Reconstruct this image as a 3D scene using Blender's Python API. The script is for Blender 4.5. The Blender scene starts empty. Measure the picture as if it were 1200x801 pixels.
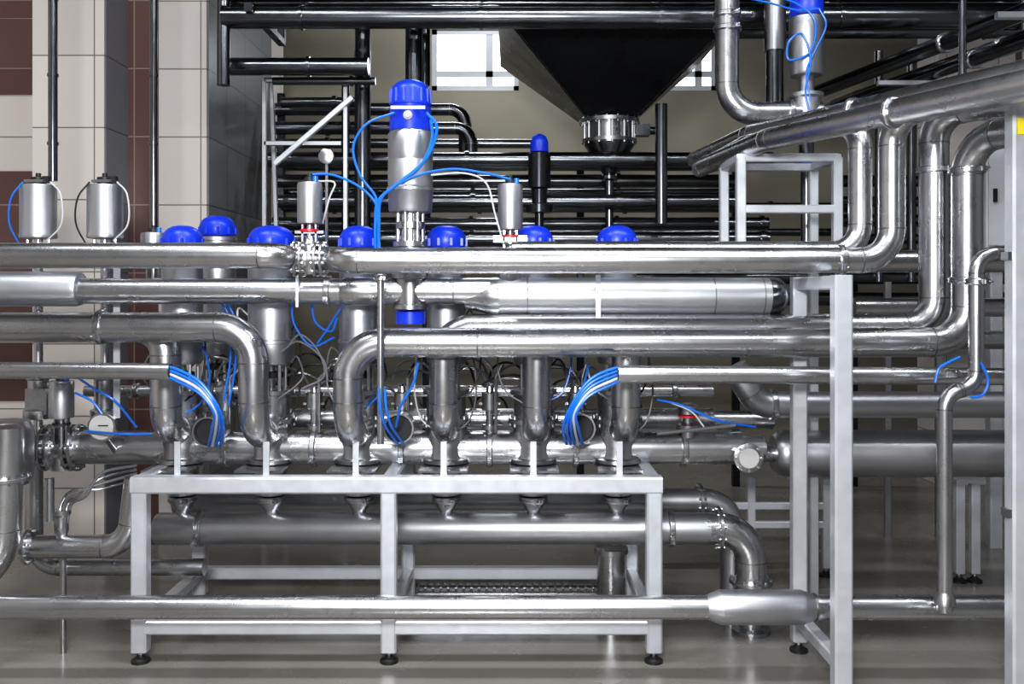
import bpy, bmesh, math, random
from mathutils import Vector, Matrix
random.seed(7)
F=1081.0; CH=1.61; HY=340.0
def at(px,py,d):
    """survey point: photo bearing at a measured distance d (metres) -> world metres"""
    return Vector(((px-600)*d/F, d, CH+(HY-py)*d/F))
def zz(py,d): return CH+(HY-py)*d/F
def xx(px,d): return (px-600)*d/F

# ---------------------------------------------------------------- materials
def mk(name): 
    m=bpy.data.materials.new(name); m.use_nodes=True
    nt=m.node_tree; b=nt.nodes['Principled BSDF']; return m,nt,b
def simple(name,col,rough=.5,metal=0,spec=.5,noise=0.0,nscale=8,bump=0.0,bscale=100,rvar=0.0,coat=0,grain=0.0):
    m,nt,b=mk(name)
    b.inputs['Roughness'].default_value=rough; b.inputs['Metallic'].default_value=metal
    b.inputs['Specular IOR Level'].default_value=spec
    b.inputs['Coat Weight'].default_value=coat
    g=nt.nodes.new('ShaderNodeNewGeometry')
    n=nt.nodes.new('ShaderNodeTexNoise'); n.inputs['Scale'].default_value=nscale; n.inputs['Detail'].default_value=4
    nt.links.new(g.outputs['Position'],n.inputs['Vector'])
    r=nt.nodes.new('ShaderNodeValToRGB')
    c=Vector(col)
    lo=c*(1-noise); hi=c*(1+noise)
    r.color_ramp.elements[0].position=.3; r.color_ramp.elements[1].position=.7
    r.color_ramp.elements[0].color=(*lo,1); r.color_ramp.elements[1].color=(min(hi[0],1),min(hi[1],1),min(hi[2],1),1)
    nt.links.new(n.outputs['Fac'],r.inputs['Fac']); nt.links.new(r.outputs['Color'],b.inputs['Base Color'])
    if rvar:
        mr=nt.nodes.new('ShaderNodeMapRange'); mr.inputs['To Min'].default_value=rough-rvar; mr.inputs['To Max'].default_value=rough+rvar
        mr.inputs['From Min'].default_value=.3; mr.inputs['From Max'].default_value=.7
        n3=nt.nodes.new('ShaderNodeTexNoise'); n3.inputs['Scale'].default_value=nscale*2.3; n3.inputs['Detail'].default_value=5
        nt.links.new(g.outputs['Position'],n3.inputs['Vector'])
        nt.links.new(n3.outputs['Fac'],mr.inputs['Value']); nt.links.new(mr.outputs['Result'],b.inputs['Roughness'])
    if grain:   # fine circumferential polishing lines on the mostly left-right running tube
        mp=nt.nodes.new('ShaderNodeMapping'); mp.inputs['Scale'].default_value=(260,9,9)
        nt.links.new(g.outputs['Position'],mp.inputs['Vector'])
        n2=nt.nodes.new('ShaderNodeTexNoise'); n2.inputs['Scale'].default_value=1; n2.inputs['Detail'].default_value=2
        nt.links.new(mp.outputs[0],n2.inputs['Vector'])
        bp=nt.nodes.new('ShaderNodeBump'); bp.inputs['Strength'].default_value=grain; bp.inputs['Distance'].default_value=.0004
        nt.links.new(n2.outputs['Fac'],bp.inputs['Height']); nt.links.new(bp.outputs['Normal'],b.inputs['Normal'])
    elif bump:
        n2=nt.nodes.new('ShaderNodeTexNoise'); n2.inputs['Scale'].default_value=bscale; n2.inputs['Detail'].default_value=3
        bp=nt.nodes.new('ShaderNodeBump'); bp.inputs['Strength'].default_value=bump; bp.inputs['Distance'].default_value=.004
        nt.links.new(g.outputs['Position'],n2.inputs['Vector']); nt.links.new(n2.outputs['Fac'],bp.inputs['Height']); nt.links.new(bp.outputs['Normal'],b.inputs['Normal'])
    return m
M={}
M['steel']=simple('polished_stainless',(.54,.545,.56),.28,1,noise=.06,nscale=5,rvar=.02,grain=.16)
M['satin']=simple('satin_stainless',(.48,.49,.515),.42,1,noise=.06,nscale=4,rvar=.03,grain=.15)
M['cast']=simple('machined_stainless',(.47,.475,.49),.29,1,noise=.08,nscale=8,rvar=.03)
M['dark']=simple('shadowed_stainless_pipe',(.18,.19,.205),.22,1,noise=.15,nscale=4,rvar=.03)  # same stainless, base colour darkened to stand in for the unlit rear
M['hop']=simple('dark_hopper_steel',(.045,.048,.055),.28,.85,noise=.2,nscale=2,rvar=.05)
M['weld']=simple('weld_seam',(.26,.25,.24),.4,1,noise=.2,nscale=40)
M['frame']=simple('brushed_square_tube',(.62,.64,.68),.40,.55,noise=.06,nscale=10,bump=.03,bscale=200,rvar=.05)
M['blue']=simple('blue_plastic',(.004,.035,.55),.36,0,noise=.08,nscale=5)
M['hose']=simple('blue_air_hose',(.008,.15,.66),.32,0,noise=.1)
M['white']=simple('white_cable',(.50,.50,.51),.4)
M['grey']=simple('grey_cable',(.13,.13,.14),.45)
M['black']=simple('black_rubber',(.012,.012,.013),.5)
M['red']=simple('red_indicator',(.50,.015,.015),.4)
M['yellow']=simple('yellow_label',(.75,.62,.03),.5)
M['gauge']=simple('gauge_face',(.50,.50,.49),.3)
M['hole']=simple('dark_bore',(.01,.01,.012),.6)
M['cab']=simple('painted_cabinet',(.60,.62,.65),.4,noise=.03)
M['beige']=simple('beige_plaster',(.30,.275,.22),.8,noise=.08,nscale=1.5,bump=.05)
M['ceil']=simple('ceiling_panel',(.06,.06,.065),.8,noise=.05)
M['front']=simple('hall_wall_paint',(.20,.205,.215),.8,noise=.05)
M['floor']=simple('epoxy_floor',(.205,.19,.172),.24,0,noise=.16,nscale=1.3,bump=.02,bscale=30,rvar=.08)
def tile(name,c1,c2,grout,sz=.43):
    m,nt,b=mk(name)
    g=nt.nodes.new('ShaderNodeNewGeometry'); s=nt.nodes.new('ShaderNodeSeparateXYZ'); nt.links.new(g.outputs['Position'],s.inputs[0])
    a=nt.nodes.new('ShaderNodeMath'); a.operation='ADD'; nt.links.new(s.outputs[0],a.inputs[0]); nt.links.new(s.outputs[1],a.inputs[1])
    c=nt.nodes.new('ShaderNodeCombineXYZ'); nt.links.new(a.outputs[0],c.inputs[0]); nt.links.new(s.outputs[2],c.inputs[1])
    br=nt.nodes.new('ShaderNodeTexBrick'); br.offset=0; br.inputs['Scale'].default_value=1
    br.inputs['Brick Width'].default_value=sz; br.inputs['Row Height'].default_value=sz; br.inputs['Mortar Size'].default_value=.004
    br.inputs['Color1'].default_value=(*c1,1); br.inputs['Color2'].default_value=(*c2,1); br.inputs['Mortar'].default_value=(*grout,1)
    nt.links.new(c.outputs[0],br.inputs['Vector']); nt.links.new(br.outputs['Color'],b.inputs['Base Color'])
    bp=nt.nodes.new('ShaderNodeBump'); bp.invert=True; bp.inputs['Strength'].default_value=.4; bp.inputs['Distance'].default_value=.004
    nt.links.new(br.outputs['Fac'],bp.inputs['Height']); nt.links.new(bp.outputs['Normal'],b.inputs['Normal'])
    b.inputs['Roughness'].default_value=.3
    return m
M['tile']=tile('cream_wall_tile',(.56,.515,.48),(.50,.465,.44),(.17,.15,.14))
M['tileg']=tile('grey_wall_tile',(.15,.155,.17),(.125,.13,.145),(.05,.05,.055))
M['brown']=tile('brown_wall_tile',(.085,.042,.038),(.11,.056,.048),(.20,.17,.15))
m,nt,b=mk('daylit_window_glass'); b.inputs['Emission Color'].default_value=(.85,.93,1,1); b.inputs['Emission Strength'].default_value=3.0; M['glass']=m

# ---------------------------------------------------------------- geometry builder
def fillet(pts,R,n=10):
    pts=[Vector(p) for p in pts]; out=[pts[0]]; marks=[]
    for i in range(1,len(pts)-1):
        a,b,c=pts[i-1],pts[i],pts[i+1]
        u=(a-b); v=(c-b); lu,lv=u.length,v.length
        if lu<1e-6 or lv<1e-6: continue
        u/=lu; v/=lv
        cosang=max(-1,min(1,u.dot(v))); ang=math.acos(cosang)
        if ang>math.pi-.02: out.append(b); continue
        th=math.pi-ang
        t=R*math.tan(th/2); mx=min(lu*(.5 if i>1 else .98),lv*(.5 if i<len(pts)-2 else .98))
        r=R
        if t>mx: r=R*mx/t; t=mx
        p0=b+u*t; p1=b+v*t
        cen=b+(u+v).normalized()*(r/math.sin(ang/2))
        e0=(p0-cen); e1=(p1-cen)
        for k in range(n+1):
            s=k/n
            w=(math.sin((1-s)*th)*e0+math.sin(s*th)*e1)/math.sin(th)
            out.append(cen+w)
        marks.append((p0,-u)); marks.append((p1,v))
    out.append(pts[-1]); 
    o=[out[0]]
    for p in out[1:]:
        if (p-o[-1]).length>1e-5: o.append(p)
    return o,marks
class B:
    def __init__(s,name): s.n=name; s.v=[]; s.f=[]; s.m=[]; s.ml=[]
    def mi(s,k):
        if k not in s.ml: s.ml.append(k)
        return s.ml.index(k)
    def add(s,vs,fs,k):
        o=len(s.v); s.v+=[tuple(x) for x in vs]; i=s.mi(k)
        for f in fs: s.f.append([o+q for q in f]); s.m.append(i)
    def sweep(s,path,prof,k,caps=True,up=None):
        n=len(prof); vs=[]; 
        t=(path[1]-path[0]).normalized()
        ref=Vector(up) if up else (Vector((0,0,1)) if abs(t.z)<.9 else Vector((0,1,0)))
        a=t.cross(ref).normalized(); 
        pt=t
        for i,p in enumerate(path):
            if i==0: tt=t
            elif i==len(path)-1: tt=(path[i]-path[i-1]).normalized()
            else: tt=((path[i+1]-path[i]).normalized()+(path[i]-path[i-1]).normalized()); tt=tt.normalized() if tt.length>1e-6 else pt
            q=pt.rotation_difference(tt); a=q@a; a=(a-tt*a.dot(tt)).normalized(); bb=tt.cross(a); pt=tt
            for (x,y) in prof: vs.append(p+a*x+bb*y)
        fs=[]
        for i in range(len(path)-1):
            for j in range(n):
                j2=(j+1)%n; fs.append((i*n+j,i*n+j2,(i+1)*n+j2,(i+1)*n+j))
        if caps: fs.append(tuple(range(n-1,-1,-1))); fs.append(tuple((len(path)-1)*n+j for j in range(n)))
        s.add(vs,fs,k)
    def tube(s,path,r,k,seg=20,caps=True):
        s.sweep([Vector(p) for p in path],[(r*math.cos(2*math.pi*j/seg),r*math.sin(2*math.pi*j/seg)) for j in range(seg)],k,caps)
    def pipe(s,pts,r,R=None,k='steel',seg=36,weld=True):
        R=R if R is not None else r*2.4
        path,marks=fillet(pts,R); s.tube(path,r,k,seg)
        if weld:
            for p,d in marks: s.lathe(p-d*.003,d,[(0,r*.99),(0.0005,r+.0012),(.0055,r+.0012),(.006,r*.99)],'weld',seg)
    def lathe(s,o,ax,prof,k,seg=28):
        o=Vector(o); ax=Vector(ax).normalized(); ref=Vector((0,0,1)) if abs(ax.z)<.9 else Vector((0,1,0))
        a=ax.cross(ref).normalized(); b=ax.cross(a); vs=[]
        for (t,r) in prof:
            for j in range(seg):
                an=2*math.pi*j/seg; vs.append(o+ax*t+(a*math.cos(an)+b*math.sin(an))*max(r,1e-4))
        fs=[]
        for i in range(len(prof)-1):
            for j in range(seg):
                j2=(j+1)%seg; fs.append((i*seg+j,(i+1)*seg+j,(i+1)*seg+j2,i*seg+j2))
        fs.append(tuple(range(seg))); fs.append(tuple((len(prof)-1)*seg+j for j in range(seg-1,-1,-1)))
        s.add(vs,fs,k)
    def box(s,c,sz,k):
        x,y,z=[q/2 for q in sz]; c=Vector(c)
        vs=[c+Vector((i*x,j*y,l*z)) for i in(-1,1) for j in(-1,1) for l in(-1,1)]
        s.add(vs,[(0,1,3,2),(4,6,7,5),(0,4,5,1),(2,3,7,6),(0,2,6,4),(1,5,7,3)],k)
    def beam(s,p0,p1,w,k='frame',h=None):
        h=h or w; c=.12*min(w,h); x,y=w/2,h/2
        prof=[(x,-y+c),(x,y-c),(x-c,y),(-x+c,y),(-x,y-c),(-x,-y+c),(-x+c,-y),(x-c,-y)]
        s.sweep([Vector(p0),Vector(p1)],prof,k)
    def hose(s,pts,r,k='hose',seg=8):
        P=[Vector(p) for p in pts]; P=[P[0]*2-P[1]]+P+[P[-1]*2-P[-2]]; out=[]
        for i in range(1,len(P)-2):
            for q in range(8):
                t=q/8; a,b,c,d=P[i-1],P[i],P[i+1],P[i+2]
                out.append(.5*((2*b)+(c-a)*t+(2*a-5*b+4*c-d)*t*t+(3*b-a-3*c+d)*t**3))
        out.append(P[-2]); s.tube(out,r,k,seg)
    def clamp(s,p,ax,r,k='cast'):
        ax=Vector(ax).normalized(); p=Vector(p)
        s.lathe(p-ax*.014,ax,[(0,r),(0,r+.008),(.005,r+.012),(.011,r+.012),(.012,r+.009),(.016,r+.009),(.017,r+.012),(.023,r+.012),(.028,r+.008),(.028,r)],k)
        side=ax.cross(Vector((0,-1,0))); 
        if side.length<.1: side=Vector((1,0,0))
        side.normalize(); fr=(Vector((0,-1,0))+side*.5).normalized(); 
        if abs(ax.y)>.7: fr=Vector((1,0,0))
        q=p+fr*(r+.018); s.box(q,(.020,.024,.020),k)
        s.lathe(q+Vector((0,-.026,0)),(0,-1,0),[(0,.005),(.018,.005)],k,8)
    def flange(s,p,ax,r,k='cast',n=8,w=.016,ex=.03):
        ax=Vector(ax).normalized(); p=Vector(p)
        s.lathe(p-ax*w/2,ax,[(0,r),(0,r+ex-.002),(.002,r+ex),(w-.002,r+ex),(w,r+ex-.002),(w,r)],k)
        ref=Vector((0,0,1)) if abs(ax.z)<.9 else Vector((0,1,0)); a=ax.cross(ref).normalized(); b=ax.cross(a)
        for i in range(n):
            an=2*math.pi*(i+.5)/n; q=p+(a*math.cos(an)+b*math.sin(an))*(r+ex*.6)
            s.lathe(q-ax*(w/2+.01),ax,[(0,.007),(w+.02,.007)],k,6)
    def done(s,sharp=38):
        me=bpy.data.meshes.new(s.n); me.from_pydata(s.v,[],s.f)
        for k in s.ml: me.materials.append(M[k])
        me.polygons.foreach_set('material_index',s.m); me.polygons.foreach_set('use_smooth',[True]*len(s.f))
        me.update()
        bm=bmesh.new(); bm.from_mesh(me); bmesh.ops.recalc_face_normals(bm,faces=bm.faces); bm.to_mesh(me); bm.free()
        me.set_sharp_from_angle(angle=math.radians(sharp))
        ob=bpy.data.objects.new(s.n,me); bpy.context.collection.objects.link(ob); 
        return ob
def boxobj(name,lo,hi,k):
    b=B(name); lo=Vector(lo); hi=Vector(hi); b.box((lo+hi)/2,hi-lo,k); return b.done()

# ---------------------------------------------------------------- room
X0,X1,Y0,Y1,ZC=-4.6,5.2,-3.5,9.2,5.2
boxobj('floor',(X0-.2,Y0-.2,-.1),(X1+.2,Y1+.2,0),'floor')
boxobj('ceiling',(X0-.2,Y0-.2,ZC),(X1+.2,Y1+.2,ZC+.1),'ceil')
boxobj('wall_left',(X0-.2,Y0,0),(X0,Y1,ZC),'tile')
boxobj('wall_right',(X1,Y0,0),(X1+.2,Y1,ZC),'front')
boxobj('wall_front',(X0,Y0-.2,0),(X1,Y0,ZC),'front')
w1=(xx(506,Y1),xx(608,Y1)); w2=(xx(765,Y1),xx(840,Y1)); wz=(zz(106,Y1),zz(34,Y1))
b=B('wall_back')
def wseg(xa,xb,za,zb): b.box(((xa+xb)/2,Y1+.1,(za+zb)/2),(xb-xa,.2,zb-za),'beige')
wseg(X0,X1,0,wz[0]); wseg(X0,X1,wz[1],ZC); wseg(X0,w1[0],*wz); wseg(w1[1],w2[0],*wz); wseg(w2[1],X1,*wz); b.done()
for i,w in enumerate((w1,w2)):
    b=B('window_%d'%(i+1)); cx=(w[0]+w[1])/2; cz=sum(wz)/2
    b.box((cx,Y1+.12,cz),(w[1]-w[0],.02,wz[1]-wz[0]),'glass')
    for x in (w[0]+.025,w[1]-.025): b.box((x,Y1+.06,cz),(.05,.08,wz[1]-wz[0]),'cab')
    b.box((cx+.14,Y1+.06,cz),(.07,.07,wz[1]-wz[0]),'cab')
    for z in (wz[0]+.025,wz[1]-.025): b.box((cx,Y1+.06,z),(w[1]-w[0],.08,.05),'cab')
    b.box((cx,Y1+.05,wz[0]+.17),(w[1]-w[0],.05,.06),'cab')
    b.done()
xr=xx(242,5.84)
b=B('wall_rear_left'); b.box(((X0+xr)/2,6.6,ZC/2),(xr-X0,1.52,ZC),'tile')
xa,xb=xx(148,5.84),xx(186,5.84); b.box(((xa+xb)/2,5.835,ZC/2),(xb-xa,.02,ZC),'brown')
xa,xb=xx(-30,5.84),xx(38,5.84)
for q0,q1 in ((-260,22),(22,112),(200,470)):
    za,zb=max(zz(q1,5.84),0),zz(q0,5.84)
    b.box(((xa+xb)/2,5.835,(za+zb)/2),(xb-xa,.02,zb-za-.008),'brown')
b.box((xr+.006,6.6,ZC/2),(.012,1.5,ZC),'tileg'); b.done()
b=B('tiled_pilaster'); xa,xb=xx(38,5.5),xx(122,5.5)
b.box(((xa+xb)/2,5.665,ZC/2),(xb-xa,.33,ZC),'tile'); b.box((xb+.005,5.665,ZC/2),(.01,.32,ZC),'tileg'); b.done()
b=B('tiled_column'); xa,xb=xx(272,7.6),xx(318,7.6)
b.box(((xa+xb)/2,7.8,ZC/2),(xb-xa,.4,ZC),'tile'); b.done()
b=B('tiled_column'); xa,xb=xx(1100,7.6),xx(1190,7.6)
b.box(((xa+xb)/2,7.8,ZC/2),(xb-xa,.4,ZC),'tile'); b.done()

# ---------------------------------------------------------------- valve manifold table
def foot(b,x,y):
    b.lathe((x,y,0),(0,0,1),[(0,.04),(.012,.04),(.022,.02),(.03,.016)],'black',16); b.lathe((x,y,.02),(0,0,1),[(0,.01),(.06,.01)],'cast',10)
TF,TB=4.0,4.76; tw=.068
b=B('valve_support_table')
xl,xm,xr_=xx(165,TF),xx(456,TF),xx(766,TF)
for x in (xl,xm,xr_):
    for y in (TF,TB):
        b.beam((x,y,.05),(x,y,.735),tw); foot(b,x,y)
    b.beam((x,TF,.77),(x,TB,.77),tw); b.beam((x,TF+.03,.155),(x,TB-.03,.155),.055)
for y in (TF,TB):
    b.beam((xl-.034,y,.77),(xr_+.034,y,.77),tw+.004)
    b.beam((xl,y,.155),(xr_,y,.155),.06)
VX=[xx(p,4.35) for p in (214,318,421,523,625,723)]
for x in VX:
    b.box((x,4.38,.797),(.22,.5,.010),'cast')
for p in (208,312,417,520,625,726):
    x=xx(p,4.03); b.box((x,4.03,.875),(.026,.006,.15),'frame')
b.done()
b=B('flat_bar_hanger'); b.box(at(137,402,4.2),(.03,.008,.68),'frame'); b.done()

# ---------------------------------------------------------------- mixproof valves
def mixvalve(x,y,seed,ztop=1.915,r=.093,cone=True):
    rnd=random.Random(seed); b=B('mixproof_valve')
    if cone:   # bottom outlet: neck, clamp and reducing cone down to the return manifold
        b.lathe((x,y,.545),(0,0,1),[(0,.030),(.022,.030),(.03,.033),(.068,.058),(.075,.060)],'cast',32)
        b.lathe((x,y,.640),(0,0,1),[(0,.045),(.12,.045)],'hole',24)
        b.clamp((x,y,.630),(0,0,1),.056); b.lathe((x,y,.648),(0,0,1),[(0,.05),(.006,.072),(.02,.072),(.024,.05)],'cast')
    b.lathe((x,y,.74),(0,0,1),[(0,.075),(.065,.075),(.067,.118),(.085,.12),(.09,.10),(.10,.098),(.245,.098),(.25,.118),(.272,.118),(.275,.092),(.38,.092),(.385,.11),(.405,.11),(.41,.05)],'cast',36)
    for i in range(10):
        a=2*math.pi*i/10; b.lathe((x+.109*math.cos(a),y+.109*math.sin(a),.975),(0,0,1),[(0,.006),(.05,.006)],'satin',6)
    b.lathe((x,y,1.14),(0,0,1),[(0,.018),(.14,.018)],'steel',14)
    for i in range(4):
        a=math.pi/4+math.pi/2*i; q=(x+.075*math.cos(a),y+.075*math.sin(a)); b.lathe((q[0],q[1],1.14),(0,0,1),[(0,.009),(.13,.009)],'steel',8)
    b.lathe((x,y,1.20),(0,0,1),[(0,.03),(0,.055),(.025,.055),(.03,.03)],'black',20)
    z0=1.262; h=ztop-.105-z0
    b.lathe((x,y,z0),(0,0,1),[(0,.03),(.004,r*.92),(.02,r),(h*.18,r),(h*.185,r+.006),(h*.21,r+.006),(h*.215,r),(h-.03,r),(h-.028,r+.005),(h-.01,r+.005),(h,r*.85)],'satin',36)
    dz=z0+h; dm=[(0,r*.95),(.02,r)]
    for i in range(1,9):
        a=math.pi/2*i/8; dm.append((.035+.07*math.sin(a),r*math.cos(a)**.75 if i<8 else .004))
    b.lathe((x,y,dz),(0,0,1),dm,'blue',32)
    for i in range(10):
        a=2*math.pi*i/10; b.box((x+(r+.001)*math.cos(a),y+(r+.001)*math.sin(a),dz+.025),(.012,.012,.035),'blue')
    for i in range(3):
        sx=(-1,1,1)[i]; k=('grey','hose','black')[i] if seed%2 else ('white','grey','black')[i]
        z1=rnd.uniform(1.25,1.5); z2=rnd.uniform(1.0,1.2); o=rnd.uniform(.12,.18)*sx
        b.hose([(x+sx*r*.9,y-.02,z1),(x+sx*(r+.03),y-.07,z1+.03),(x+o,y-.06,(z1+z2)/2),(x+o*.8,y-.07,z2),(x+o*.3,y-.08,z2-.06)],.0045,k)
    return b.done()
for i,x in enumerate(VX): mixvalve(x,4.35,i+1,r=.108 if i==1 else .093)
mixvalve(xx(250,4.75),4.82,11,2.0,cone=False); 

b=B('valve_manifold_pipe')
y=4.35; z=zz(524,y)
b.pipe([(xx(20,y),y,z),(xx(868,y),y,z)],.078,k='steel')
for i in range(5):
    xm_=(VX[i]+VX[i+1])/2
    b.clamp((xm_,y,z),(1,0,0),.08)
for p in (55,64,84,92): b.flange(at(p,524,y),(1,0,0),.08,n=12)
b.lathe((xx(73,y),y,z),(0,0,1),[(-.1,.07),(.1,.07)],'cast')
b.lathe((xx(0,y),y,z),(1,0,0),[(0,.12),(.08,.12),(.1,.08)],'satin')
b.pipe([(xx(760,y),y,z),(xx(895,y),y,z)],.055,k='steel'); b.clamp(at(800,524,y),(1,0,0),.08)
c=at(877,536,4.25); b.lathe(c+Vector((0,.1,0)),(0,-1,0),[(0,.04),(.08,.045),(.085,.066),(.11,.068),(.115,.052)],'cast')
b.lathe(c+Vector((0,-.014,0)),(0,-1,0),[(0,.046),(.003,.046)],'gauge')
for i in range(8):
    a=2*math.pi*i/8; b.lathe(c+Vector((.059*math.cos(a),-.005,.059*math.sin(a))),(0,-1,0),[(0,.006),(.016,.006)],'satin',6)
b.done()
b=B('valve_manifold_pipe'); y=4.52; z=zz(458,y)
b.pipe([(xx(100,y),y,z),(xx(835,y),y,z)],.028); b.pipe([(xx(300,y),y,zz(490,y)),(xx(835,y),y,zz(490,y))],.05)
for p in (160,250,370,470,575,675,790): b.clamp(at(p,458,y),(1,0,0),.028)
b.done()

# ---------------------------------------------------------------- front drop pipes / headers
def ring(b,p,ax,r): b.lathe(Vector(p)-Vector(ax)*.004,ax,[(0,r*.98),(.001,r+.0015),(.006,r+.0015),(.007,r*.98)],'weld')
dB=3.98; rB=.064; zl=zz(508,4.1)
b=B('product_pipe')       # header B
b.pipe([(xx(408,dB),4.27,zl),(xx(408,dB),dB,zl),(xx(408,dB),dB,zz(401,dB)),(xx(1133,dB),dB,zz(401,dB)),(xx(1133,dB),dB,2.26),(2.25,3.3,2.26)],rB,.155)
b.clamp((xx(1133,dB),dB,zz(200,dB)),(0,0,1),rB); b.clamp((xx(1133,dB),dB,zz(328,dB)),(0,0,1),rB)
for p in (560,): ring(b,at(p,401,dB),(1,0,0),rB)
b.done()
b=B('product_pipe')       # header C, left
b.pipe([(xx(-120,dB),dB,zz(383,dB)),(xx(297,dB),dB,zz(383,dB)),(xx(297,dB),dB,zl),(xx(297,dB),4.27,zl)],rB,.155)
b.clamp(at(119,383,dB),(1,0,0),rB); b.done()
b=B('product_pipe')       # header H behind B with three drops and riser
dH=4.14
zH=zz(384,dH)
b.pipe([(xx(520,dH),4.27,zl),(xx(520,dH),dH-.02,zl),(xx(520,dH),dH-.02,zH),(xx(1092,dH),dH-.02,zH),(xx(1092,dH),dH-.02,2.40),(2.35,3.45,2.40)],.064,.135)
for p in (629,733):
    b.pipe([(xx(p,dH),dH-.02,zH),(xx(p,dH),dH-.02,zl),(xx(p,dH),4.27,zl)],.064,.12)
b.clamp((xx(1092,dH),dH-.02,zz(200,dH)),(0,0,1),.064)
b.done()
b=B('product_pipe')
b.pipe([(xx(-120,dH),4.12,zz(384,dH)),(xx(196,dH),4.12,zz(384,dH)),(xx(196,dH),4.12,zl),(xx(196,dH),4.27,zl)],.066,.12); b.done()

u=Vector((.44,-.9,0)).normalized(); dA=3.78; rA=.053; zA=zz(305,dA)
b=B('product_pipe')
b.pipe([(xx(-120,dA),dA,zA+.02),(xx(322,dA),dA,zA+.02),(xx(338,dA),dA+.11,zA+.01),(xx(385,dA),dA+.11,zA+.01),(xx(402,dA),dA,zA),(xx(1045,dA),dA,zA),(xx(1045,dA),dA,2.33),Vector((xx(1045,dA),dA,2.33))+u*1.9],rA,.13)
xc=xx(363,dA+.11)
for o in (-.055,-.03,.03,.055): b.flange((xc+o,dA+.11,zA+.01),(1,0,0),rA,n=10,w=.012,ex=.022)
b.clamp(at(985,305,dA),(1,0,0),rA); b.done()
b=B('product_pipe')  # A2 riser turning away over the bracket
dA2=3.92; p2=Vector((xx(1008,dA2),dA2,2.33))
b.pipe([(xx(600,dA2),dA2,zz(296,dA2)),(xx(1008,dA2),dA2,zz(296,dA2)),p2,p2-u*.72,p2-u*.72+Vector((-.05,.9,0))],.049,.12); b.done()
for k,(px,py,dd,rr) in enumerate(((900,163,4.2,.050),(878,158,4.75,.050))):
    p=at(px,py,dd); b=B('product_pipe'); b.pipe([p+Vector((-.1,.9,0)),p,p+u*3.0],rr,.12); b.clamp(p+u*.7,u,rr); b.done()

def small_actuator(b,x,y,z0,z1,r,col='red'):
    b.lathe((x,y,z0-.13),(0,0,1),[(0,.014),(.14,.014)],'steel',12)
    for s in(-1,1): b.box((x+s*.028,y,z0-.06),(.008,.03,.12),'cast')
    b.lathe((x,y,z0-.03),(0,0,1),[(0,.03),(.0,.040),(.010,.040),(.010,.03)],col,20)
    b.lathe((x,y,z0),(0,0,1),[(0,r*.6),(.004,r*.97),(.015,r),(z1-z0-.015,r),(z1-z0-.004,r*.95),(z1-z0,r*.6)],'satin',32)
    b.lathe((x,y,z1),(0,0,1),[(0,r*.45),(.018,r*.42),(.02,.012),(.035,.01)],'black',16)
    b.lathe((x+r*.5,y-.01,z1),(0,0,1),[(0,.012),(.022,.012)],'hose',10)
b=B('butterfly_valve'); y=dA+.11
b.lathe((xc,y,zA-.055),(0,0,1),[(0,.03),(.02,.045),(.12,.045),(.14,.025),(.16,.02)],'cast')
small_actuator(b,xc,y,zz(263,y),zz(213,y),.052); b.box((xc,y,zz(272,y)),(.12,.03,.012),'cast'); b.done()
b=B('butterfly_valve'); y=4.15; x=xx(598,y)
small_actuator(b,x,y,zz(270,y),zz(215,y),.056); b.lathe((x,y,zz(330,y)),(0,0,1),[(0,.05),(.06,.05),(.09,.03),(.16,.02),(.17,.04),(.18,.04)],'cast'); b.box((x,y,zz(280,y)),(.15,.03,.03),'cast'); b.done()

# pipe E / G row
dE=4.12
b=B('insulated_process_pipe'); zE=zz(341,dE)
b.lathe((xx(-120,dE),dE,zE+.01),(1,0,0),[(0,.078),(xx(90,dE)-xx(-120,dE),.078),(xx(95,dE)-xx(-120,dE),.072),(xx(97,dE)-xx(-120,dE),.058)],'satin',36)
b.pipe([(xx(90,dE),dE,zE),(xx(481,dE),dE,zE)],.058); b.clamp(at(385,341,dE),(1,0,0),.058)
b.lathe((xx(398,dE),dE,zE),(1,0,0),[(0,.056),(.03,.064),(.14,.064),(.17,.058)],'steel')
b.box((xx(352,dE),dE-.062,zE),(.012,.006,.14),'frame'); b.done()
b=B('insulated_process_pipe'); zG=zz(347,dE+.03); L=xx(905,4.15)-xx(585,4.15)
b.pipe([(xx(481,dE),dE,zE),(xx(575,dE),dE,zE)],.060)
for p in (532,): ring(b,at(p,341,dE),(1,0,0),.06)
b.lathe((xx(545,4.13),4.13,zG),(1,0,0),[(0,.058),(.01,.06),(.05,.066),(.09,.076),(.12,.085),(.15,.085)],'cast',36)
b.lathe((xx(582,4.15),4.15,zG),(1,0,0),[(0,.080),(0,.084),(L,.084)],'satin',40)
b.lathe((xx(582,4.15)+L-.01,4.15,zG),(1,0,0),[(0,.08),(.002,.087),(.02,.087),(.05,.082),(.075,.062),(.088,.03),(.09,.01)],'dark',40)
for p in (618,835,892): ring(b,at(p,347,4.15),(1,0,0),.0835)
b.box((xx(701,4.06),4.06,zG),(.022,.005,.19),'frame'); b.done()

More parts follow.
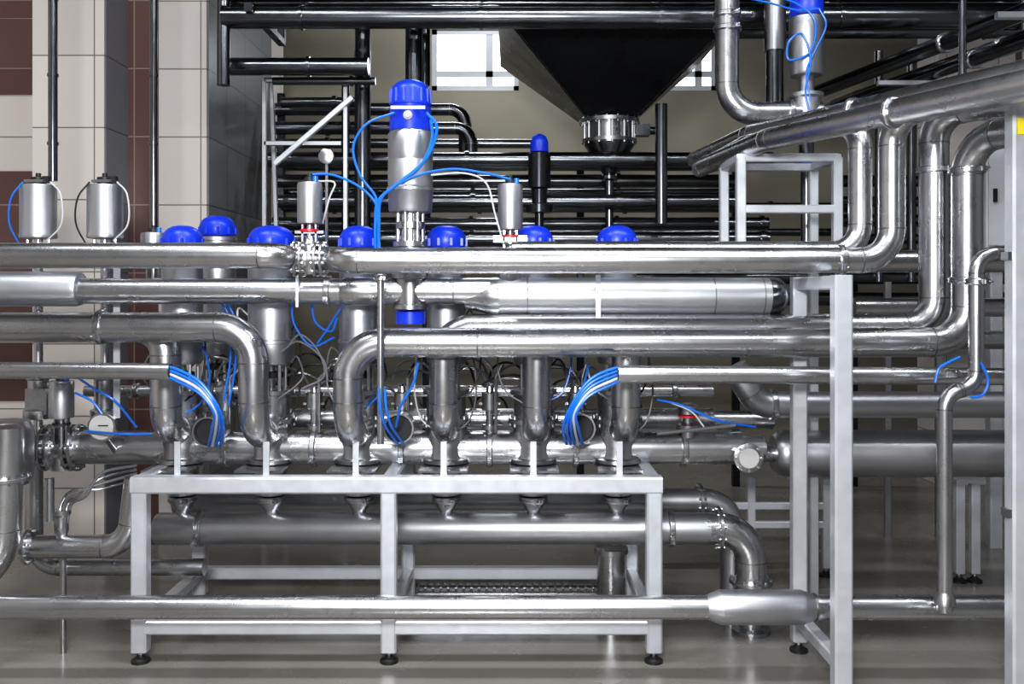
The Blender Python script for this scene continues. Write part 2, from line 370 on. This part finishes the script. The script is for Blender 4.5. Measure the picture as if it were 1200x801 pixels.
# tall seat valve
b=B('pneumatic_seat_valve'); x=xx(481,dE); y=dE
def Z(py): return zz(py,dE)
b.lathe((x,y,0),(0,0,1),[(Z(379),.02),(Z(379),.066),(Z(365),.066),(Z(364),.03)],'blue',32)
b.lathe((x,y,0),(0,0,1),[(Z(364),.05),(Z(362),.078),(Z(357),.078),(Z(356),.066),(Z(327),.066),(Z(326),.082),(Z(320),.082),(Z(319),.06),(Z(290),.06),(Z(289),.078),(Z(283),.078),(Z(282),.04),(Z(250),.04)],'cast',36)
for i in range(6):
    a=i*math.pi/3+.2; b.tube([(x+.055*math.cos(a),y+.055*math.sin(a),Z(283)),(x+.055*math.cos(a),y+.055*math.sin(a),Z(248))],.010,'cast',10)
b.lathe((x,y,Z(268)),(0,0,1),[(0,.04),(0,.062),(.03,.062),(.03,.04)],'cast',28)
b.lathe((x,y,0),(0,0,1),[(Z(250),.05),(Z(249),.092),(Z(246),.097),(Z(226),.1),(Z(224),.106),(Z(221),.106),(Z(219),.1),(Z(190),.1),(Z(189),.098),(Z(188),.098),(Z(187),.1),(Z(158),.1),(Z(154),.09)],'satin',40)
dm=[(Z(155),.08),(Z(154),.094),(Z(136),.092),(Z(128),.092),(Z(127),.088),(Z(125),.088),(Z(124),.092),(Z(108),.086)]
for i in range(1,8):
    a=math.pi/2*i/7; dm.append((Z(108)+.055*math.sin(a),max(.086*math.cos(a),.004)))
b.lathe((x,y,0),(0,0,1),dm,'blue',36)
for i in range(14):
    a=2*math.pi*i/14; b.box((x+.088*math.cos(a),y+.088*math.sin(a),Z(114)),(.010,.010,.06),'blue')
b.box((x-.0,y-.096,Z(131)),(.15,.014,.014),'gauge')
b.lathe((x-.0,y-.09,Z(140)),(0,-1,0),[(0,.02),(.02,.02),(.03,.01)],'gauge',16)
def hp(*l,d=4.0): return [at(p,q,d) for p,q in l]
b.hose(hp((500,132),(512,150),(500,185),(470,212),(447,232),(444,262),(444,300)),.007)
b.hose(hp((505,140),(506,165),(492,195),(462,218),(443,236),(440,262),(440,300)),.007)
b.hose(hp((462,132),(430,145),(414,172),(422,205),(440,230),(441,250)),.0055)
b.hose(hp((364,204),(390,205),(420,218),(440,238),(443,262)),.0055)
b.hose(hp((460,219),(490,205),(530,198),(570,203),(598,210)),.0055)
b.hose(hp((372,212),(392,214),(386,232),(378,262)),.004,'white')
b.hose(hp((505,205),(545,203),(570,215),(580,250),(590,285)),.004,'white')
b.done()

# ---------------------------------------------------------------- hose conduits
def conduit(name,p0,p1,r,hoses,d):
    b=B(name); b.pipe([p0,p1],r,seg=24)
    b.lathe(p1-(p1-p0).normalized()*-.001,(p1-p0),[(0,r*.85),(.002,r*.85)],'hole'); 
    for h,k,rr in hoses: b.hose(h,rr,k)
    return b.done()
hs=[]
for i in range(4):
    o=i*4.5
    hs.append(([at(190,436+o*.6-6,3.78),at(206,436+o-4,3.76),at(235,450+o-2,3.75),at(256-o*.4,478+o*.4,3.76),at(262-o,502,3.85),at(258-o,522,4.05)],'hose' if i!=2 else 'white',.0065))
conduit('hose_conduit_pipe',at(-100,433,3.78),at(200,435,3.78),.034,hs,3.78)
hs=[]
for i in range(5):
    o=i*4.5
    hs.append(([at(735,437+o*.6-6,3.86),at(718,436+o-4,3.84),at(690,448+o-2,3.83),at(668+o*.4,478+o*.4,3.84),at(660+o,502,3.9),at(664+o,520,4.08)],'hose' if i!=3 else 'white',.0065))
conduit('hose_conduit_pipe',at(1178,441,3.86),at(724,438,3.86),.037,hs,3.86)
for p,q in ((243,506),(467,502),(680,502)):
    b=B('hose_entry_sleeve'); c=at(p,q,4.08)
    b.lathe(c+Vector((0,.16,0)),(0,-1,0),[(0,.055),(.13,.06),(.16,.068),(.162,.068),(.162,.060),(.12,.055),(.12,.01)],'cast',32)
    b.lathe(c+Vector((0,.03,0)),(0,-1,0),[(0,.056),(.002,.056)],'hole',24); b.done()
b=B('support_rod'); b.tube([at(446,318,3.9),at(446,520,3.9)],.015,'cast',16); b.clamp(at(446,325,3.9),(0,0,1),.015)
for o in (0,7): b.hose([at(444+o,455,3.87),at(446+o,480,3.86),at(452+o,500,3.9),at(466+o,520,4.05)],.0055)
b.hose([at(490,425,3.9),at(484,450,3.9),at(470,475,3.92),at(464,500,4.0)],.0055)
b.done()

# ---------------------------------------------------------------- floor level long pipe
d=3.8; b=B('drain_header_pipe'); z=zz(711,d)
b.pipe([(xx(-120,d),d,z),(xx(840,d),d,z)],.048); x0=xx(828,d)
b.lathe((x0,d,z),(1,0,0),[(0,.048),(.05,.068),(.06,.070),(.39,.070),(.40,.066),(.44,.052)],'satin',36)
b.pipe([(xx(940,d),d,z),(xx(1182,d),d,z)],.050); ring(b,(xx(955,d),d,z),(1,0,0),.055)
b.done()
# ---------------------------------------------------------------- right frame
b=B('pipe_support_frame'); w=.07
xa=xx(946,4.0); xf=xx(986,3.6); yb=4.12
zt=zz(322,3.6)
b.beam((xa,yb,.05),(xa,yb,zt),.064); foot(b,xa,yb)
b.beam((xf,3.6,.05),(xf,3.6,zt),w); foot(b,xf,3.6)
b.beam((xa,yb,.15),(xf,3.6,.15),.055); b.beam((xa,yb,zt-.03),(xf,3.6,zt-.03),.055)
xp=xx(1193,3.4)
b.beam((xp,3.4,.05),(xp,3.4,zz(104,3.4)),w); foot(b,xp,3.4)
b.beam((xp,3.4,zz(122,3.4)),(xp+.6,3.2,zz(122,3.4)),.06)
b.box((xp-.01,3.36,zz(150,3.4)),(.03,.006,.06),'yellow')
for zq in (zz(300,3.4),zz(600,3.4)): b.box((xp-.04,3.4,zq),(.02,.05,.03),'cast')
b.done()
b=B('bypass_pipe'); d=3.74
b.pipe([at(1260,297,d),at(1144,297,d),at(1144,452,d),at(1107,462,d),Vector((xx(1107,d),d,.31))],.030,.08)
b.clamp(at(1144,330,d),(0,0,1),.03); b.lathe((xx(1107,d),d,.34),(0,0,1),[(0,.045),(.03,.04),(.05,.03)],'cast')
b.hose([at(1096,448,3.7),at(1100,432,3.7),at(1112,424,3.7),at(1125,418,3.7)],.0055); b.hose([at(1150,425,3.7),at(1158,445,3.7),at(1152,462,3.7),at(1138,466,3.7)],.0055)
b.done()

b=B('cable_bracket_frame'); d=4.42
za,zb=zz(298,d),zz(185,d); xa,xb=xx(868,d),xx(981,d)
for x in (xa,xb): b.beam((x,d,za),(x,d,zb),.045); b.beam((x,d+.35,za),(x,d+.35,zb),.045); b.beam((x,d,zb),(x,d+.35,zb),.04)
for q in (185,245,296): b.beam((xa,d,zz(q,d)),(xb,d,zz(q,d)),.04)
b.beam((xa,d+.35,zb),(xb,d+.35,zb),.04)
b.beam((xb,d+.35,0.02),(xb,d+.35,za),.045)
b.done()

# ---------------------------------------------------------------- right rear pipes
b=B('storage_transfer_pipe'); d=4.75; z=zz(531,d); L=xx(1182,d)-xx(915,d)
b.lathe((xx(906,d),d,z),(1,0,0),[(0,.04),(.0,.09),(.02,.112),(.05,.12),(L+.5,.12)],'satin',40); b.pipe([(xx(875,d),d,z),(xx(915,d),d,z)],.045); b.done()
b=B('storage_transfer_pipe'); d=4.62
b.pipe([at(860,430,d),at(888,474,d),at(1260,474,d)],.066,.12,k='satin'); b.clamp(at(905,474,d),(1,0,0),.066); b.done()
b=B('storage_transfer_pipe'); d=4.9
b.pipe([at(900,398,d),at(1260,398,d)],.05); b.pipe([at(820,492,d),at(905,492,d)],.05); b.done()
b=B('storage_transfer_pipe'); d=4.5
b.pipe([at(925,306,d),at(1260,306,d)],.055); b.pipe([at(1000,360,4.9),at(1280,360,4.9)],.05); b.done()
b=B('rear_trestle'); d=5.1
for p in (1124,1142):
    b.beam((xx(p,d),d,.05),(xx(p,d),d,zz(560,d)),.05); foot(b,xx(p,d),d)
b.box((xx(1133,d),d,zz(562,d)),(.16,.1,.02),'frame')
b.done()
b=B('rear_trestle'); d=5.2
for p in (880,968): b.beam((xx(p,d),d,.05),(xx(p,d),d,zz(560,d)),.045); foot(b,xx(p,d),d)
for q in (592,614): b.beam(at(778,q,d),at(970,q,d),.04)
b.done()
b=B('rear_trestle'); d=6.0
for p in (1040,1100,1160):
    b.beam((xx(p,d),d,.0),(xx(p,d),d,zz(330,d)),.04,'satin')
b.beam(at(1030,355,d),at(1190,355,d),.05)
b.done()
b=B('control_cabinet'); d=5.6; lo=at(1155,290,d); hi=at(1215,168,d)
b.box(((lo.x+hi.x)/2,d+.15,(lo.z+hi.z)/2),(hi.x-lo.x,.3,hi.z-lo.z),'cab'); b.box(((lo.x+hi.x)/2,d-.004,(lo.z+hi.z)/2),(hi.x-lo.x-.03,.012,hi.z-lo.z-.03),'cab')
b.beam(((lo.x+hi.x)/2,d+.2,0),((lo.x+hi.x)/2,d+.2,lo.z),.08); b.box((lo.x+.05,d-.015,(lo.z+hi.z)/2),(.02,.02,.08),'black'); b.done()

# ---------------------------------------------------------------- pipes below table
b=B('return_manifold_pipe'); d=4.35; z=zz(619,d)
b.lathe((xx(183,d),d,z),(1,0,0),[(0,.02),(0,.066),(.012,.074),(xx(830,d)-xx(183,d),.074)],'satin',40)
b.pipe([(xx(825,d),d,z),(xx(880,d),d,z),(xx(880,d),d+.0,.17),],.074,.15)
b.flange((xx(842,d),d,z),(1,0,0),.074,n=10); b.clamp((xx(235,d),d,z),(1,0,0),.072); b.clamp((xx(785,d),d,z),(1,0,0),.072)
b.flange((xx(880,d),d,.24),(0,0,1),.072,n=10); b.lathe((xx(880,d),d,0),(0,0,1),[(0,.09),(.02,.09),(.03,.06),(.2,.06)],'cast')
b.done()
b=B('return_manifold_pipe'); d=4.62; z=zz(586,d)
b.pipe([(xx(205,d),d,z),(xx(858,d),d,z),(xx(858,d),d,zz(700,d))],.060,.14,k='satin'); b.flange((xx(820,d),d,z),(1,0,0),.056,n=10); b.flange((xx(858,d),d,.4),(0,0,1),.056,n=10)
b.lathe((xx(858,d),d,0),(0,0,1),[(0,.08),(.02,.08),(.03,.056),(.1,.056)],'cast')
b.done()
b=B('floor_drain_stub'); d=4.6; b.lathe((xx(716,d),d,0),(0,0,1),[(0,.09),(.02,.09),(.025,.07),(.30,.07),(.305,.085),(.33,.085),(.335,.06)],'cast'); b.done()
b=B('floor_drain_grate'); 
y0,y1=4.85,5.02; x0,x1=xx(480,4.9),xx(705,4.9)
b.box(((x0+x1)/2,(y0+y1)/2,.004),(x1-x0,y1-y0,.008),'hole')
for i in range(26):
    x=x0+(x1-x0)*i/25; b.box((x,(y0+y1)/2,.012),(.012,y1-y0,.016),'cast')
for y in (y0,(y0+y1)/2,y1): b.box(((x0+x1)/2,y,.012),(x1-x0,.012,.018),'cast')
b.done()

# ---------------------------------------------------------------- left cluster
b=B('inlet_pipe'); d=3.9; b.pipe([at(-90,690,d),at(2,680,d),at(8,500,d)],.07,.25); b.flange(at(7,560,d),(0,0,1),.07,n=10); b.lathe(at(5,530,4.1),(0,0,1),[(-.14,.03),(-.14,.1),(-.1,.12),(.1,.12),(.14,.1),(.14,.03)],'satin',36); b.done()
b=B('inlet_pipe'); d=4.36; b.pipe([at(40,500,d),at(40,664,d),at(240,664,d)],.040,.12,'cast'); b.done()
b=B('inlet_pipe'); d=4.15; b.pipe([at(28,640,d),at(150,640,d),at(160,560,d)],.052,.12); b.flange(at(35,640,d),(1,0,0),.05,n=8)
b.lathe(at(72,628,d),(0,0,1),[(0,.02),(.02,.03),(.09,.03),(.10,.04),(.12,.04)],'cast')
for i in range(4): b.hose([at(70+3*i,612,d),at(72+4*i,590,d),at(85+5*i,575+2*i,d-.03),at(120,572-6*i,d),at(160,560-5*i,d+.1)],.007,'grey' if i%2 else 'cast')
b.done()
b=B('inlet_pipe'); d=4.1; b.tube([at(74,655,d),Vector((xx(74,d),d,0))],.014,'cast',12); b.tube([at(58,610,d),at(58,560,d)],.02,'cast',12); b.done()
def leftvalve(px,d,r=.08,low=520):
    b=B('butterfly_valve'); x=xx(px,d); Zf=lambda q: zz(q,d)
    b.lathe((x,d,0),(0,0,1),[(Zf(280),r*.7),(Zf(279),r),(Zf(276),r+.003),(Zf(274),r),(Zf(220),r),(Zf(217),r*.97),(Zf(216),r*.5)],'satin',36)
    b.lathe((x,d,0),(0,0,1),[(Zf(216),.035),(Zf(208),.035),(Zf(207),.012),(Zf(203),.012)],'black',16)
    b.box((x+.05,d-.02,Zf(211)),(.03,.03,.03),'black'); b.box((x,d-.03,Zf(213)),(.09,.03,.012),'cast')
    b.lathe((x,d,0),(0,0,1),[(Zf(low),.02),(Zf(280),.02)],'steel',12)
    b.lathe((x,d,0),(0,0,1),[(Zf(300),.05),(Zf(290),.05),(Zf(285),.03)],'cast',20)
    for s in(-1,1): b.tube([(x+s*.05,d,Zf(300)),(x+s*.05,d,Zf(280))],.008,'cast',8)
    b.lathe((x,d,0),(0,0,1),[(Zf(490),.06),(Zf(488),.066),(Zf(480),.066),(Zf(478),.045),(Zf(445),.045),(Zf(443),.055),(Zf(430),.055),(Zf(428),.03)],'cast',28)
    b.hose([at(px+14,213,d-.06),at(px+26,228,d-.08),at(px+27,262,d-.08),at(px+10,282,d-.07)],.004,'white')
    b.hose([at(px-18,213,d-.06),at(px-32,232,d-.08),at(px-34,262,d-.06),at(px-20,290,d-.02)],.004,'hose' if px<60 else 'black')
    return b.done()
leftvalve(45,4.32); leftvalve(123,4.36); 
b=B('butterfly_valve'); d=4.5
small_actuator(b,xx(180,d),d,zz(300,d),zz(272,d),.06); b.done()
b=B('butterfly_valve'); d=4.25
small_actuator(b,xx(72,d),d,zz(490,d),zz(445,d),.055,'black'); b.box(at(45,470,d+.05),(.1,.05,.12),'cast'); b.done()
b=B('pressure_gauge'); c=at(120,500,4.15)
b.lathe(c+Vector((0,.05,0)),(0,-1,0),[(0,.05),(.04,.052),(.05,.064),(.06,.064),(.061,.056)],'cast',32); b.lathe(c+Vector((0,-.0115,0)),(0,-1,0),[(0,.055),(.002,.055)],'gauge',32)
b.box(c+Vector((.01,-.016,.008)),(.045,.003,.005),'black'); b.tube([c+Vector((0,.03,-.05)),c+Vector((0,.14,-.14))],.012,'cast',10)
b.hose([at(88,440,4.1),at(110,455,4.1),at(135,470,4.1),at(160,500,4.2)],.0055); b.hose([at(88,460,4.1),at(108,470,4.1),at(120,485,4.1)],.0055); b.hose([at(100,505,4.1),at(140,508,4.05),at(178,508,4.1)],.0055); b.done()
b=B('pressure_gauge'); c=at(382,183,4.6)
b.lathe(c+Vector((0,.03,0)),(0,-1,0),[(0,.036),(.03,.038),(.032,.034)],'cast',24); b.tube([c+Vector((0,.02,-.03)),c+Vector((0,.02,-.55))],.008,'cast',8); b.done()
b=B('sampling_valve'); d=4.3; x=xx(806,d)
b.lathe((x,d,zz(512,d)),(0,0,1),[(0,.03),(.03,.035),(.04,.055),(.06,.055),(.07,.025),(.10,.025),(.11,.045),(.15,.045),(.16,.02)],'cast')
b.lathe((x,d,zz(488,d)),(0,0,1),[(0,.047),(.008,.047)],'red',20)
b.hose([at(770,468,4.2),at(800,475,4.2),at(840,492,4.2),at(885,500,4.3)],.0055); b.hose([at(782,470,4.2),at(810,482,4.2),at(825,500,4.2)],.004,'white')
b.tube([at(770,508,4.2),at(862,498,4.2)],.008,'grey',8); b.done()

b=B('cable_bundle'); 
for i in range(40):
    px=random.uniform(215,770); py=random.uniform(425,470); d=random.uniform(4.5,4.68)
    w_=random.uniform(15,45); h_=random.uniform(10,45)
    k=random.choice(['grey','black','cast','grey','grey','black','cast'])
    b.hose([at(px-w_,py+h_,d),at(px-w_*.7,py,d-.02),at(px,py-h_*.4,d-.04),at(px+w_*.7,py,d),at(px+w_,py+h_*.9,d+.02)],.006,k)
b.done()
for i in range(5):
    b=B('sampling_valve'); x=(VX[i]+VX[i+1])/2; d=4.33
    b.lathe((x,d,.93),(0,0,1),[(0,.02),(.03,.02),(.032,.035),(.05,.035),(.052,.018),(.12,.018),(.122,.038),(.20,.038),(.205,.02),(.23,.015)],'cast',20)
    b.beam((x-.05,d-.01,1.08),(x+.05,d-.01,1.08),.012,'cast'); b.tube([(x+.03,d-.04,.95),(x+.03,d-.04,1.2),(x+.06,d+.1,1.25)],.008,'cast',8); b.done()
b=B('air_hose_bundle')
for (pts,k) in [([(258,352),(268,372),(270,420),(262,470)],'hose'),([(264,352),(275,375),(276,425),(268,475)],'hose'),([(342,355),(345,380),(365,405),(392,395)],'hose'),([(365,355),(370,378),(388,388),(395,372)],'hose'),([(372,402),(384,385),(392,372),(400,360)],'hose'),([(338,405),(352,392),(372,410),(380,440),(355,455)],'grey'),([(330,412),(350,400),(378,420),(384,445)],'grey'),([(690,425),(684,450),(672,470)],'hose')]:
    b.hose([at(p,q,4.22) for p,q in pts],.005,k)
b.done()

# ---------------------------------------------------------------- dark rear pipe rack
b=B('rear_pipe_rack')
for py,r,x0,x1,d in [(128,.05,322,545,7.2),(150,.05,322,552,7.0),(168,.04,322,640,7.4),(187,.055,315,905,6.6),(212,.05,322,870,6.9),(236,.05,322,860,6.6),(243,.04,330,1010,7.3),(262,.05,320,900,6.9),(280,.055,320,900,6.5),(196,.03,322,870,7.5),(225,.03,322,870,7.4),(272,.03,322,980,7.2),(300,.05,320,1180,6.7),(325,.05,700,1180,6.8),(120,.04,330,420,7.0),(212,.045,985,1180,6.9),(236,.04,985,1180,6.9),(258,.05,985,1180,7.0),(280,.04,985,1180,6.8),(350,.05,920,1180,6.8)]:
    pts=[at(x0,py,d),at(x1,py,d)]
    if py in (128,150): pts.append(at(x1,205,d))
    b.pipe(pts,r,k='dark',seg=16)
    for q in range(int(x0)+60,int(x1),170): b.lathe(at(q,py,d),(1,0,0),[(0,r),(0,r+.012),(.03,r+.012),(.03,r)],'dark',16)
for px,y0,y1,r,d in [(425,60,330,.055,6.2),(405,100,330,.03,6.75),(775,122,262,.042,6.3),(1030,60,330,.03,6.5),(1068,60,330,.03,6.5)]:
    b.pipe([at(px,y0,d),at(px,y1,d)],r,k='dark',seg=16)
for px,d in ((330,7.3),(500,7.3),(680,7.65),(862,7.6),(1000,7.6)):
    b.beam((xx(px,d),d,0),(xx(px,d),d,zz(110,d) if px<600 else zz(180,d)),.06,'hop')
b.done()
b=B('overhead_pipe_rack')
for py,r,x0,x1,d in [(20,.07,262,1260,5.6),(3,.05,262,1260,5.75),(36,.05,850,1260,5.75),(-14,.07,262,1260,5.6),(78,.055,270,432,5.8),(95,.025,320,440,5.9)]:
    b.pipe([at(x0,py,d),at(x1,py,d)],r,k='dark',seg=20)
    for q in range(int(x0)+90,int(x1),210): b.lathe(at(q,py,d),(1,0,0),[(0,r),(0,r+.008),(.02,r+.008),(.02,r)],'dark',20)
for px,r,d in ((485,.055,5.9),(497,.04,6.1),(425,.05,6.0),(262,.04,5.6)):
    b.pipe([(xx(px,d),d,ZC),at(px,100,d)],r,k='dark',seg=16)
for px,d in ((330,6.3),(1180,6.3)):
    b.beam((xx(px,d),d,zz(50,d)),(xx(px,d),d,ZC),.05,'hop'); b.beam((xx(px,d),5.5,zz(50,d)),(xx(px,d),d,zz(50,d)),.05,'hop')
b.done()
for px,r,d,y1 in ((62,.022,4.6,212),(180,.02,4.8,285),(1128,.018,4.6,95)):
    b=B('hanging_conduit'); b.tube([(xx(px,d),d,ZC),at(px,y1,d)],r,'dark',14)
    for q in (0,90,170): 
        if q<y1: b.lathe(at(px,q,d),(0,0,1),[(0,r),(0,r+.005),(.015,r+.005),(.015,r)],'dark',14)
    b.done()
b=B('strut_frame'); d=6.0
for px in (310,318): b.beam(at(px,94,d+(px-310)*.05),Vector((xx(px,d),d+(px-310)*.05,0)),.03,'satin')
b.beam(at(310,94,d),at(408,94,d),.03,'satin'); b.beam(at(322,192,d-.03),at(413,114,d-.03),.035); b.beam(at(405,94,d),Vector((xx(405,d),d,0)),.03,'satin'); b.beam(at(310,168,d),at(400,168,d),.03,'satin'); b.done()

# hopper
b=B('discharge_hopper'); d=6.7; cx=xx(714,d); 
z1,z2=zz(28,d-.4),zz(140,d); t=.80; s=.19
vs=[]; 
for (hw,zq) in ((t,ZC-.02),(t,z1),(s,z2)):
    vs+= [(cx-hw,d-hw,zq),(cx+hw,d-hw,zq),(cx+hw,d+hw,zq),(cx-hw,d+hw,zq)]
fs=[(0,1,2,3),(8,11,10,9)]
for l in (0,4):
    for j in range(4):
        j2=(j+1)%4; fs.append((l+j,l+4+j,l+4+j2,l+j2))
b.add(vs,fs,'hop')
b.beam((cx-t-.02,d-t-.02,z1),(cx+t+.02,d-t-.02,z1),.05,'dark')
for sx in(-1,1):
    b.beam((cx+sx*t,d-t,z1),(cx+sx*s,d-s,z2),.02,'dark')
b.flange((cx,d,z2-.02),(0,0,1),.17,n=16,w=.03,ex=.05)
b.lathe((cx,d,0),(0,0,1),[(zz(168,d),.12),(zz(168,d),.2),(zz(164,d),.2),(zz(163,d),.165),(zz(143,d),.165),(zz(142,d),.2)],'cast',32)
b.lathe((cx,d,0),(0,0,1),[(zz(245,d),.03),(zz(244,d),.05),(zz(238,d),.05),(zz(236,d),.035),(zz(212,d),.035),(zz(210,d),.06),(zz(206,d),.06),(zz(204,d),.045),(zz(170,d),.185),(zz(168,d),.185)],'dark',32)
for i in range(12):
    a=2*math.pi*i/12; b.tube([(cx+.18*math.cos(a),d+.18*math.sin(a),zz(170,d)),(cx+.18*math.cos(a),d+.18*math.sin(a),zz(142,d))],.01,'satin',6)
b.box((cx+.24,d,zz(153,d)),(.10,.10,.08),'dark'); b.tube([(cx+.28,d,zz(153,d)),(cx+.36,d,zz(153,d))],.03,'dark',14)
b.lathe((cx,d,0),(0,0,1),[(zz(300,d),.03),(zz(245,d),.03)],'dark',16)
b.done()
b=B('pneumatic_seat_valve'); d=6.2; x=xx(632,d); Zf=lambda q: zz(q,d)
b.lathe((x,d,0),(0,0,1),[(Zf(290),.03),(Zf(250),.03),(Zf(249),.09),(Zf(240),.09),(Zf(238),.05),(Zf(222),.05),(Zf(220),.075),(Zf(180),.075),(Zf(178),.05)],'hop',24)
b.lathe((x,d,0),(0,0,1),[(Zf(179),.05),(Zf(178),.062),(Zf(166),.06),(Zf(160),.045),(Zf(157),.015)],'blue',24); b.done()

# upper right steel pipe, valve with hoses
b=B('overhead_product_pipe'); d=5.0
b.pipe([(xx(852,d),d,ZC),(xx(852,d),d,zz(133,d)),(xx(962,d),d,zz(133,d))],.064,.16,'cast'); b.clamp(at(852,18,d),(0,0,1),.064); b.clamp(at(852,34,d),(0,0,1),.064); b.clamp(at(925,133,d),(1,0,0),.064)
b.done()
b=B('pneumatic_seat_valve'); x=xx(945,d); Zf=lambda q: zz(q,d)
b.lathe((x,d,0),(0,0,1),[(Zf(150),.04),(Zf(149),.075),(Zf(116),.075),(Zf(114),.09),(Zf(110),.09),(Zf(108),.04),(Zf(90),.04),(Zf(89),.085),(Zf(86),.093),(Zf(22),.093),(Zf(20),.08)],'satin',32)
b.lathe((x,d,0),(0,0,1),[(Zf(21),.08),(Zf(20),.09),(Zf(0),.088),(Zf(-10),.06),(Zf(-14),.01)],'blue',32)
b.lathe((x,d,0),(0,0,1),[(Zf(300),.03),(Zf(200),.03),(Zf(198),.062),(Zf(188),.062),(Zf(186),.04),(Zf(150),.04)],'dark',24)
b.lathe((x,d,0),(0,0,1),[(Zf(197),.064),(Zf(189),.064)],'blue',24)
b.hose(hp((905,-5),(935,5),(955,25),(950,60),(925,70),(924,50),(940,40),(950,70),(944,105),(948,130),d=4.86),.006)
b.hose(hp((960,10),(968,30),(955,60),(945,85),(950,118),d=4.86),.005,'hose'); b.hose(hp((862,-5),(900,3),(935,12),(960,10),d=4.86),.005); b.done()
b=B('overhead_product_pipe'); d=5.4; b.pipe([at(908,-40,d),at(908,60,d)],.062,k='cast'); b.pipe([at(908,40,d),at(908,128,d)],.05,k='dark'); b.done()
b=B('overhead_product_pipe')
for (a1,z_,rr) in ((2.05,2.95,.045),(2.20,2.86,.04),(2.36,2.93,.045)):
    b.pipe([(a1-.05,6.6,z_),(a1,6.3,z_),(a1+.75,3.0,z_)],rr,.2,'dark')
    b.clamp((a1+.3,5.0,z_),(.22,-1,0),rr)
for i in (4.0,5.3): b.beam((2.1,i,2.8),(2.95,i,2.8),.03,'satin'); b.beam((2.95,i,2.8),(2.95,i,ZC),.03,'satin')
b.done()

# ---------------------------------------------------------------- lights
def area(name,loc,tgt,sx,sy,p,col=(1,1,1)):
    l=bpy.data.lights.new(name,'AREA'); l.shape='RECTANGLE'; l.size=sx; l.size_y=sy; l.energy=p; l.color=col
    o=bpy.data.objects.new(name,l); bpy.context.collection.objects.link(o); o.location=loc
    o.rotation_euler=(Vector(tgt)-Vector(loc)).to_track_quat('-Z','Y').to_euler(); return o
area('photo_flash_softbox',(-.3,-.5,2.4),(0,4.2,1.0),.9,.45,150,(.98,.99,1))
for i,(x,y,p) in enumerate(((-2.2,2.4,60),(0.4,2.6,60),(2.8,2.4,55),(-1.5,-.3,50),(1.7,-.3,50),(0,7.9,40))):
    area('overhead_fill_light',(x,y,ZC-.06),(x,y+.001,0),1.6,.22,p,(.94,.97,1))  # unseen overhead lights, added for highlights and contrast on the steel
w=bpy.data.worlds.new('World'); bpy.context.scene.world=w; w.use_nodes=True
w.node_tree.nodes['Background'].inputs[0].default_value=(.6,.7,.85,1); w.node_tree.nodes['Background'].inputs[1].default_value=.3
sc=bpy.context.scene
sc.view_settings.view_transform='Standard'
try: sc.view_settings.look='Medium High Contrast'
except Exception: sc.view_settings.look='None'
sc.view_settings.exposure=.48
cam=bpy.data.cameras.new('camera'); co=bpy.data.objects.new('camera',cam); bpy.context.collection.objects.link(co)
co.location=(0,0,CH); co.rotation_euler=(math.pi/2,0,0); cam.sensor_width=36; cam.lens=36*F/1200; cam.shift_y=-(400.5-HY)/1200; cam.clip_end=60
sc.camera=co
